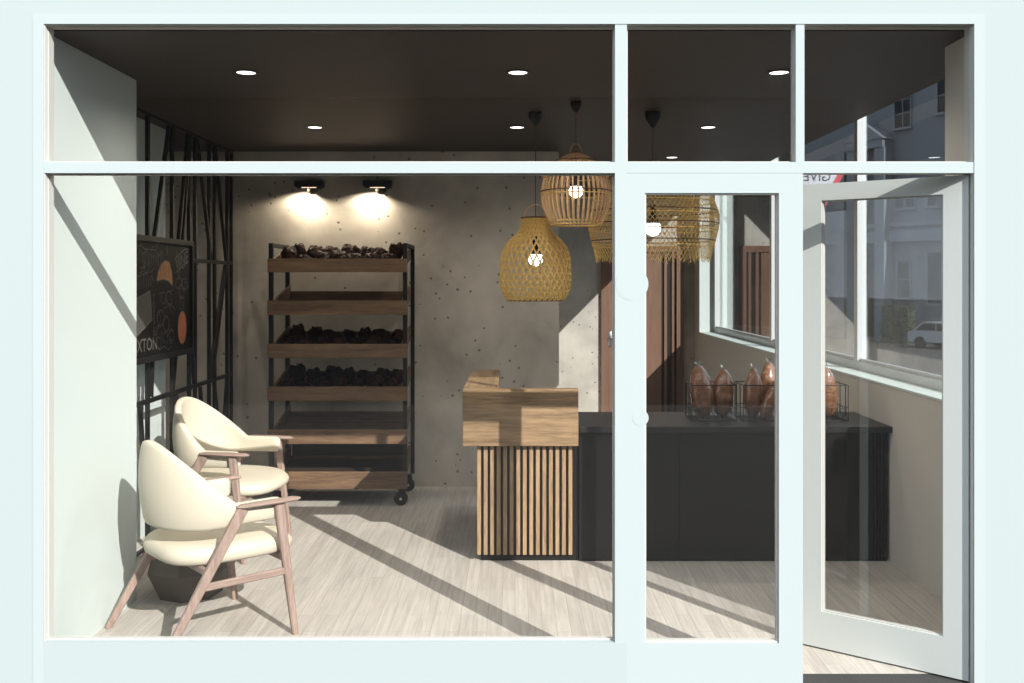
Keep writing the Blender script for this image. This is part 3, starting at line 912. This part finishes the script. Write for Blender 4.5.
def ell(c, a, b, n=20, t0=0, t1=2 * PI, rot=0):
    o = []
    for i in range(n):
        t_ = t0 + (t1 - t0) * i / (n - 1)
        x, y = a * math.cos(t_), b * math.sin(t_)
        o.append((c[0] + x * math.cos(rot) - y * math.sin(rot), c[1] + x * math.sin(rot) + y * math.cos(rot)))
    return o
g = MB()
PM = [M['chalk'], M['chalk_dim'], M['orange'], M['redorange'], M['red']]
cap = [uv(161.5, 281), uv(163, 272), uv(166, 264), uv(170, 260.5), uv(174, 262), uv(176.5, 272), uv(177.5, 286), uv(173, 281), uv(168, 279)]
flat_poly(g, cap, 2); stroke(g, cap, 0, 0.008, closed=True)
for i in range(4):
    stroke(g, [uv(164 + 3 * i, 278), uv(166.5 + 2.3 * i, 266)], 1, 0.006, x=0.0195)
ov = ell(((uv(182.5, 328)[0] + uv(191, 328)[0]) / 2, uv(187, 327.5)[1]), 0.085, 0.112, 26)
flat_poly(g, ov[:-1], 3); stroke(g, ov, 0, 0.006)
par = [uv(136, 302), uv(155, 291), uv(157, 320), uv(139, 339), uv(136, 334)]
flat_poly(g, par, 1); stroke(g, par, 0, 0.009, closed=True)
flat_poly(g, [uv(136, 314), uv(139.5, 318), uv(141, 330), uv(138, 336), uv(136, 334)], 4, x=0.0188)
rr = random.Random(5)
for i in range(17):     # upper shelf strokes
    px = 137 + i * 1.9
    stroke(g, [uv(px, 252 + rr.uniform(-3, 3)), uv(px + rr.uniform(-.6, .6), 266 + rr.uniform(-5, 5))], rr.choice([0, 1, 1]), 0.008)
for i in range(9):
    px = 137 + i * 2.3
    stroke(g, [uv(px, 277 + rr.uniform(-2, 2)), uv(px + 0.5, 292 - i * 0.8)], rr.choice([0, 1]), 0.007)
stroke(g, [uv(136, 246), uv(147, 246), uv(150, 249), uv(160, 250)], 0, 0.006)
stroke(g, [uv(136, 277), uv(145, 276), uv(152, 272)], 0, 0.006)
for k, (px, py) in enumerate([(171, 312), (171, 324), (170, 337), (165, 318), (164, 332), (176, 335), (186, 303), (186, 292), (183, 283), (189, 284), (168, 298), (174, 298)]):
    c = uv(px, py)
    stroke(g, ell(c, rr.uniform(0.035, 0.06), rr.uniform(0.028, 0.05), 16, rr.uniform(0, 2), rr.uniform(5, 7.4), rr.uniform(-.4, .4)), 0 if k % 2 else 1, 0.007)
for _ in range(70):
    px, py = rr.uniform(138, 192), rr.uniform(246, 350)
    if (160 < px < 179 and 258 < py < 288) or (181 < px and py > 306) or (px < 160 and py > 287): continue
    c = uv(px, py); k_ = rr.random()
    if k_ < 0.5:
        L_ = rr.uniform(0.04, 0.10); an = rr.choice([PI / 2, PI / 2, 0.3, -0.5, 1.1]) + rr.uniform(-.2, .2)
        stroke(g, [(c[0] - L_ / 2 * math.cos(an), c[1] - L_ / 2 * math.sin(an)), (c[0] + L_ / 2 * math.cos(an), c[1] + L_ / 2 * math.sin(an))], rr.choice([0, 1, 1]), 0.006)
    else:
        t0_ = rr.uniform(0, 6)
        stroke(g, ell(c, rr.uniform(0.02, 0.05), rr.uniform(0.02, 0.045), 10, t0_, t0_ + rr.uniform(2, 5), rr.uniform(-1, 1)), rr.choice([0, 1, 1]), 0.006)
stroke(g, [uv(163 + i * 1.6, 348 + 2 * math.sin(i * 1.3)) for i in range(9)], 0, 0.006)
stroke(g, [uv(180, 258), uv(185, 253), uv(189, 249.5), uv(192, 249)], 0, 0.008)
stroke(g, [uv(180, 273), uv(185, 268), uv(189, 264), uv(192, 263)], 0, 0.008)
for s, px, py, size, mi, rot in [('TEXTON', 148.5, 346, 0.115, 0, 0), ('VINE', 186.5, 261, 0.12, 0, 0.25), ('T', 158.5, 298, 0.06, 0, 0), ('O', 158.5, 305, 0.06, 0, 0),
                        ('F', 159, 312, 0.06, 0, 0), ('E', 159, 319, 0.06, 0, 0), ('C', 159, 326, 0.06, 0, 0), ('O', 159, 333, 0.06, 0, 0), ('L', 159, 340, 0.06, 0, 0)]:
    vs, fs = text_verts(s, size); c = uv(px, py)
    g.add([(0.0195, c[0] + v.x * math.cos(rot) - v.y * math.sin(rot), c[1] + v.x * math.sin(rot) + v.y * math.cos(rot)) for v in vs], fs, mi)
g.build('printed_drawing', PM, pt)

# ------------------------------------------------------------------ wooden stand (till point)
st = thing('order_stand', 'oak order stand with slatted front and box top', 'counter', (0.0, 1.765, 0))
y_ = 1.765
b = MB(); b.bbox(-0.312, 0.378, 1.72 - y_, 1.80 - y_, 0.703, 1.042, 0.003, 1)
b.build('front_panel', M['kiosk_x'], st)
MB().bbox(-0.3115, -0.107, 1.80 - y_, 2.97 - y_, 0.703, 1.042, 0.003, 1).build('return_panel', M['kiosk_y'], st)
MB().box(-0.107, 0.378, 1.80 - y_, 2.30 - y_, 0.72, 0.745).build('shelf', M['kiosk_x'], st)
s = MB()
for i in range(15):
    x = -0.228 + i * 0.0392
    s.bbox(x, x + 0.0235, 0.0, 0.028, 0.042, 0.703, 0.002, 1)
sp = s.build('slatted_front', M['slat'], st)
MB().box(-0.228, 0.345, 0.028, 0.034, 0.042, 0.703).build('backing_board', M['slat_back'], sp)
MB().box(-0.205, 0.380, 0.034, 0.535, 0.0, 0.703).box(-0.205, -0.115, 0.535, 1.20, 0.0, 0.703).build('base', M['black_counter'], st)

# ------------------------------------------------------------------ black counter
ct = thing('counter', 'long black counter with stone top running to the wall under the side window', 'counter', (1.32, 1.776, 0))
x0, x1 = 0.386 - 1.32, 2.258 - 1.32
MB().bbox(x0, x1, -0.036, 0.62, 0.779, 0.816, 0.003, 1).build('worktop', M['black_top'], ct)
MB().box(x0, x1 - 0.02, 0.02, 0.56, 0.0, 0.779).build('carcass', M['black_counter'], ct)
seg = [(x0, x0 + 0.60), (x0 + 0.605, x0 + 1.205), (x0 + 1.21, x1 - 0.10)]
for a, b2 in seg:
    MB().bbox(a, b2, 0.0, 0.02, 0.004, 0.774, 0.002, 1).build('front_panel', M['black_counter'], ct)
m = MB()
for i in range(4):
    m.box(x1 - 0.097 + i * 0.02, x1 - 0.085 + i * 0.02, 0.0, 0.02, 0.004, 0.774)
m.build('fluted_end', M['black_counter'], ct)

# ------------------------------------------------------------------ wire baskets with bagged loaves
CZ = 0.816
def basket(label, x, y):
    t = thing('wire_basket', label, 'basket', (x, y, CZ), group='wire baskets on the black counter')
    W2, D2, H = 0.138, 0.115, 0.225; r_ = 0.0026
    m = MB()
    def rect(z, w=W2, d=D2, rr_=r_):
        m.tube([(-w, -d, z), (w, -d, z), (w, d, z), (-w, d, z)], rr_, 6, closed=True)
    rect(0.004); rect(0.085); rect(H, rr_=0.0032)
    for i in range(9):
        xx = -W2 + i * 2 * W2 / 8
        hh = H if i in (0, 8) else 0.085
        m.tube([(xx, -D2, hh), (xx, -D2, 0.004), (xx, D2, 0.004), (xx, D2, hh)], 0.0018 if hh < H else r_, 5)
    for i in range(1, 7):
        yy = -D2 + i * 2 * D2 / 7
        m.tube([(-W2, yy, 0.085), (-W2, yy, 0.004), (W2, yy, 0.004), (W2, yy, 0.085)], 0.0018, 5)
    m.build('wire_cage', M['black_metal'], t)
    for s in (1, -1):
        h = MB(); xx = s * (W2 + 0.006)
        h.tube([(xx, -0.05, H - 0.004), (xx, 0.05, H - 0.004), (xx, 0.05, 0.03), (xx, -0.05, 0.03)], 0.003, 6, closed=True)
        h.build('side_loop', M['black_metal'], t)
    return t
BY = 2.06
basket('black wire basket holding two brown bagged loaves, beside the brown door', 1.234, BY)
basket('black wire basket of three bagged loaves standing between two other baskets', 1.553, BY)
basket('black wire basket holding two golden loaves, seen through the open door', 1.925, BY)

def loaf(label, x, y, z, h, r_, lx, ly, seed):
    t = thing('bagged_loaf', label, 'bread', (x, y, z), group='bagged loaves in the wire baskets')
    t.rotation_euler = (lx, ly, 0)
    def body(scale, amp, top):
        vs = []; n = 28; K = 22
        for i in range(K + 1):
            u = i / K; zz = h * u
            rr_ = r_ * scale * (max(0.0, math.sin(PI * (0.015 + 0.97 * u))) ** 0.48) * (1.05 - 0.16 * u)
            for k in range(n):
                a = 2 * PI * k / n
                q = rr_ * (1 + amp * noise.noise(Vector((math.cos(a) * 2, math.sin(a) * 2, u * 6 + seed))))
                if amp < 0.12: q *= 1 - 0.07 * max(0, math.sin(u * 26 + 2 * math.cos(a))) ** 6
                vs.append((q * math.cos(a) * 1.05, q * math.sin(a) * 0.85, zz))
        fs = []
        for i in range(K):
            for k in range(n):
                fs.append((i * n + k, i * n + (k + 1) % n, (i + 1) * n + (k + 1) % n, (i + 1) * n + k))
        fs.append(tuple(range(n))[::-1]); fs.append(tuple(K * n + k for k in range(n)))
        m = MB(); m.add(vs, fs); return m
    body(1.0, 0.10, 0).build('loaf', M['loaf'], t, smooth='all')
    b = body(1.05, 0.14, 0)
    prof = [(0.030, h - 0.008), (0.012, h + 0.004), (0.008, h + 0.009), (0.014, h + 0.02), (0.020, h + 0.03)]
    n = 16; vs = []
    for i, (q, zz) in enumerate(prof):
        for k in range(n):
            a = 2 * PI * k / n; qq = q * (1 + (0.35 if i > 2 else 0.1) * math.sin(a * 5 + seed))
            vs.append((qq * math.cos(a), qq * math.sin(a) * 0.6, zz + (0.006 * math.sin(a * 3) if i == 4 else 0)))
    b.add(vs, [(i * n + k, i * n + (k + 1) % n, (i + 1) * n + (k + 1) % n, (i + 1) * n + k) for i in range(4) for k in range(n)])
    b.build('clear_bag', M['bag'], t, smooth='all')
    return t
LZ = CZ + 0.012
loaf('brown loaf in a clear bag tipped outwards, in the basket beside the brown door', 1.195, BY - 0.02, LZ, 0.325, 0.072, 0.0, -0.13, 1)
loaf('brown upright loaf in a clear bag, second from the brown door', 1.31, BY + 0.01, LZ, 0.30, 0.068, 0.06, 0.02, 2)
loaf('slim dark loaf in a clear bag, upright in the middle basket', 1.495, BY - 0.02, LZ, 0.305, 0.058, 0.0, 0.02, 3)
loaf('tall golden loaf in a clear bag at the back of the middle basket', 1.615, BY + 0.05, LZ, 0.335, 0.066, -0.05, 0.02, 4)
loaf('brown loaf in a clear bag leaning across the front of the middle basket', 1.545, BY - 0.07, LZ, 0.29, 0.044, 0.0, 0.42, 5)
loaf('golden loaf in a clear bag in the last basket, half behind the door post', 1.86, BY + 0.0, LZ, 0.34, 0.068, 0.0, 0.04, 6)
loaf('golden loaf in a clear bag beside the end loop of the last basket', 1.985, BY + 0.02, LZ, 0.315, 0.066, 0.02, -0.08, 7)

# ------------------------------------------------------------------ outside
struct('ground', MB().box(-90, 90, -60, -0.02, -0.25, -0.05), M['pavement'])
struct('street', MB().box(2.6, 120, -0.02, 160, -2.2, -2.0), M['street_far'])

def sash(parent, x0, x1, z0, z1, bars=(1, 1), mat='stucco_trim', y=0.0):
    p = MB().box(x0, x1, y - 0.06, y - 0.02, z0, z1).build('window', M['win_dark'], parent)
    f = MB(); t = 0.06
    f.box(x0 - t, x0, y - 0.12, y, z0 - t, z1 + t); f.box(x1, x1 + t, y - 0.12, y, z0 - t, z1 + t)
    f.box(x0, x1, y - 0.12, y, z0 - t, z0); f.box(x0, x1, y - 0.12, y, z1, z1 + t)
    f.box(x0 - 0.12, x1 + 0.12, y - 0.2, y, z0 - t - 0.1, z0 - t)
    for i in range(bars[0]):
        xx = x0 + (x1 - x0) * (i + 1) / (bars[0] + 1); f.box(xx - 0.025, xx + 0.025, y - 0.08, y - 0.061, z0, z1)
    for i in range(bars[1]):
        zz = z0 + (z1 - z0) * (i + 1) / (bars[1] + 1); f.box(x0, x1, y - 0.08, y - 0.061, zz - 0.03, zz + 0.03)
    f.build('window_frame', M[mat], p)

# pale terraced house across the side street; its face turns to the shop window and away from the sun
gz = -2.0
hb = thing('town_house', 'pale stucco town house with sash windows and pedimented porch outside the side window', 'building', (22.4, 56, gz), math.atan2(-0.86, 0.51))
def hx(px): return (px - 873) / 13.3
def hz(py): return EYE - gz + (281 - py) / 16.0
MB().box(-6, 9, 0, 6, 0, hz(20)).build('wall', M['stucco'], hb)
for pj, pa, pb in ((0.25, 172, 166), (0.35, 243, 232), (0.2, 228, 224), (0.5, 30, 22)):
    MB().box(-6, 9, -pj, 0, hz(pa), hz(pb)).build('cornice', M['stucco_trim'], hb)
for px, py0, py1, wdt in ((902, 132, 92, 1.1), (941, 124, 76, 1.1), (979, 118, 70, 1.1), (850, 90, 55, 1.0)):
    sash(hb, hx(px) - wdt / 2, hx(px) + wdt / 2, hz(py0), hz(py1), (1, 2))
for px in (899, 909, 929, 941):
    sash(hb, hx(px) - 0.3, hx(px) + 0.3, hz(210), hz(193), (0, 1))
sash(hb, hx(903) - 0.45, hx(903) + 0.45, hz(297), hz(262), (0, 1))
sash(hb, hx(937) - 0.9, hx(937) + 0.9, hz(302), hz(254), (1, 0))
p = MB()
p.prism([(hx(853), hz(142)), (hx(893), hz(142)), (hx(873), hz(124))], 'y', -1.0, 0)
p.box(hx(855), hx(891), -0.9, 0, hz(150), hz(142))
for px in (859, 887, 847): p.box(hx(px) - 0.35, hx(px) + 0.35, -0.8, 0, 0, hz(150))
p.build('porch', M['stucco_trim'], hb)
MB().box(hx(866), hx(880), -0.05, 0, 0.2, hz(190)).build('front_door', M['win_dark'], hb)

# darker house beside it, seen behind the road sign
h2 = thing('town_house', 'dark brick house beyond the road sign outside the side window', 'building', (19.5, 75, gz), math.atan2(-0.66, 0.75))
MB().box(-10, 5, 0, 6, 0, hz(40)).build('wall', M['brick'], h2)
for i in range(4):
    sash(h2, -9 + i * 3.2, -7.7 + i * 3.2, hz(200), hz(165), (1, 1), 'brick')
    sash(h2, -9 + i * 3.2, -7.7 + i * 3.2, hz(275), hz(235), (1, 1), 'brick')

def leafy(name, label, cat, loc, sx, sy, sz, n, seed, leaf_r):
    rnd = random.Random(seed); m = MB()
    for _ in range(n):
        c = Vector((rnd.uniform(-1, 1) * sx, rnd.uniform(-1, 1) * sy, sz * rnd.uniform(0.0, 1)))
        a = Vector((rnd.gauss(0, 1), rnd.gauss(0, 1), rnd.gauss(0, 1))).normalized(); b = a.orthogonal().normalized()
        cc = a.cross(b); s = leaf_r * rnd.uniform(0.6, 1.3)
        m.add([c - b * s, c + cc * s * 0.5, c + b * s, c - cc * s * 0.5], [(0, 1, 2, 3)])
    m.box(-sx * 0.9, sx * 0.9, -sy * 0.85, sy * 0.85, 0, sz * 0.93)
    t = thing(name, label, cat, loc, math.atan2(-0.86, 0.51))
    m.build('foliage', M['leaf'], t)
    return t
def hp(px, off, d=0.0):
    """ground point in front of the town house at picture column px, off metres before its face"""
    x = hx(px); u = Vector((0.51, -0.86, 0)); n = Vector((-0.86, -0.51, 0))
    p = Vector((22.4, 56, gz)) + u * x + n * off
    return tuple(p)
leafy('hedge', 'dark clipped hedge before the pale town house', 'hedge', (22.6, 52.6, gz), 1.0, 0.4, 2.25, 1500, 4, 0.12)

car = thing('parked_car', 'silver parked car before the pale town house', 'car', (23.6, 48, gz), math.atan2(-0.86, 0.51))
b = MB()
b.prism([(-2.0, 0.35), (2.0, 0.35), (2.05, 0.75), (1.9, 0.9), (1.0, 0.98), (0.5, 1.42), (-1.1, 1.45), (-1.75, 0.98), (-2.05, 0.9), (-2.08, 0.5)], 'y', -0.85, 0.85)
bo = b.build('car_body', M['car_paint'], car)
g2 = MB(); g2.prism([(0.88, 0.99), (0.45, 1.36), (-0.25, 1.38), (-0.25, 0.99)], 'y', -0.86, 0.86); g2.prism([(-0.33, 0.99), (-0.33, 1.38), (-1.05, 1.38), (-1.55, 0.99)], 'y', -0.86, 0.86)
g2.build('side_window', M['win_dark'], car)
for xx in (-1.3, 1.3):
    for yy in (-0.88, 0.68):
        wl = MB(); wl.lathe([(0.0, 0), (0.32, 0), (0.33, 0.05), (0.33, 0.15), (0.32, 0.2), (0, 0.2)], 24)
        o = wl.build('wheel', M['tyre'], car, smooth=40); o.rotation_euler = (-PI / 2, 0, 0); o.location = (xx, yy, 0.33)

# triangular road sign just outside the side window, lettering reversed as it shows
sg = thing('road_sign', 'red and white triangular road sign with reversed lettering outside the side window', 'road sign', (3.46, 7.0, gz))
px_m = 2.75 / 240
tip_z = EYE + (281 - 221) * px_m - gz; top_z = EYE + (281 - 165) * px_m - gz; hs = (221 - 165) * 0.577 * px_m
def tri(k0):
    c = (top_z * 2 + tip_z) / 3
    return [(-hs * k0, c + (top_z - c) * k0), (hs * k0, c + (top_z - c) * k0), (0, c + (tip_z - c) * k0)]
MB().prism(tri(1.0), 'y', 0, 0.012).build('sign_border', M['sign_red'], sg)
MB().prism(tri(0.70), 'y', -0.003, 0).build('sign_face', M['sign_white'], sg)
g3 = MB()
for s_, zz, size in (('GIVE', EYE + (281 - 177) * px_m - gz, 0.155), ('WAY', EYE + (281 - 190) * px_m - gz, 0.14)):
    vs, fs = text_verts(s_, size)
    g3.add([(-v.x, -0.0045, zz + v.y) for v in vs], fs)
g3.build('sign_lettering', M['sign_black'], sg)
MB().tube([(0, 0.045, 0), (0, 0.045, top_z)], 0.03, 12).build('sign_post', M['alu'], sg)

# house fronts across the street, behind the viewpoint
w = MB(); w.box(-22, 22, -31, -26, -0.05, 11.5)
for z in (3.9, 7.4, 11.1): w.box(-22, 22, -26, -25.7, z, z + 0.25)
struct('wall_opposite', w, M['stucco_grey'])

# ------------------------------------------------------------------ light
SUN = Vector((-0.695, 1.0, -0.70))
L = bpy.data.lights.new('sun', 'SUN'); L.energy = 7.0; L.angle = math.radians(0.35); L.color = (1.0, 0.97, 0.92)
so = bpy.data.objects.new('sun', L); COL.objects.link(so)
so.rotation_euler = SUN.to_track_quat('-Z', 'Y').to_euler(); so.location = (5, -8, 9)

wd = bpy.data.worlds.new('sky'); SC.world = wd; wd.use_nodes = True
nt = wd.node_tree; bg = nt.nodes['Background']
bg.inputs['Color'].default_value = (0.80, 0.90, 1.0, 1); bg.inputs['Strength'].default_value = 1.4

# ------------------------------------------------------------------ camera
cd = bpy.data.cameras.new('camera'); cam = bpy.data.objects.new('camera', cd); COL.objects.link(cam)
cam.location = (0, -4.0, EYE); cam.rotation_euler = (PI / 2, 0, 0)
cd.sensor_width = 36; cd.sensor_fit = 'HORIZONTAL'; cd.lens = 36 * 960 / 1024
cd.shift_x = -3 / 1024; cd.shift_y = -60.5 / 1024
cd.clip_start = 0.05; cd.clip_end = 500
SC.camera = cam

SC.view_settings.view_transform = 'Standard'; SC.view_settings.look = 'None'
SC.view_settings.gamma = 1; SC.view_settings.exposure = 0.2; SC.view_settings.use_curve_mapping = False
cy = SC.cycles
cy.max_bounces = 10; cy.diffuse_bounces = 6; cy.glossy_bounces = 5; cy.transparent_max_bounces = 32; cy.transmission_bounces = 6
cy.caustics_reflective = False; cy.caustics_refractive = False
cy.use_denoising = True
cy.sample_clamp_indirect = 6
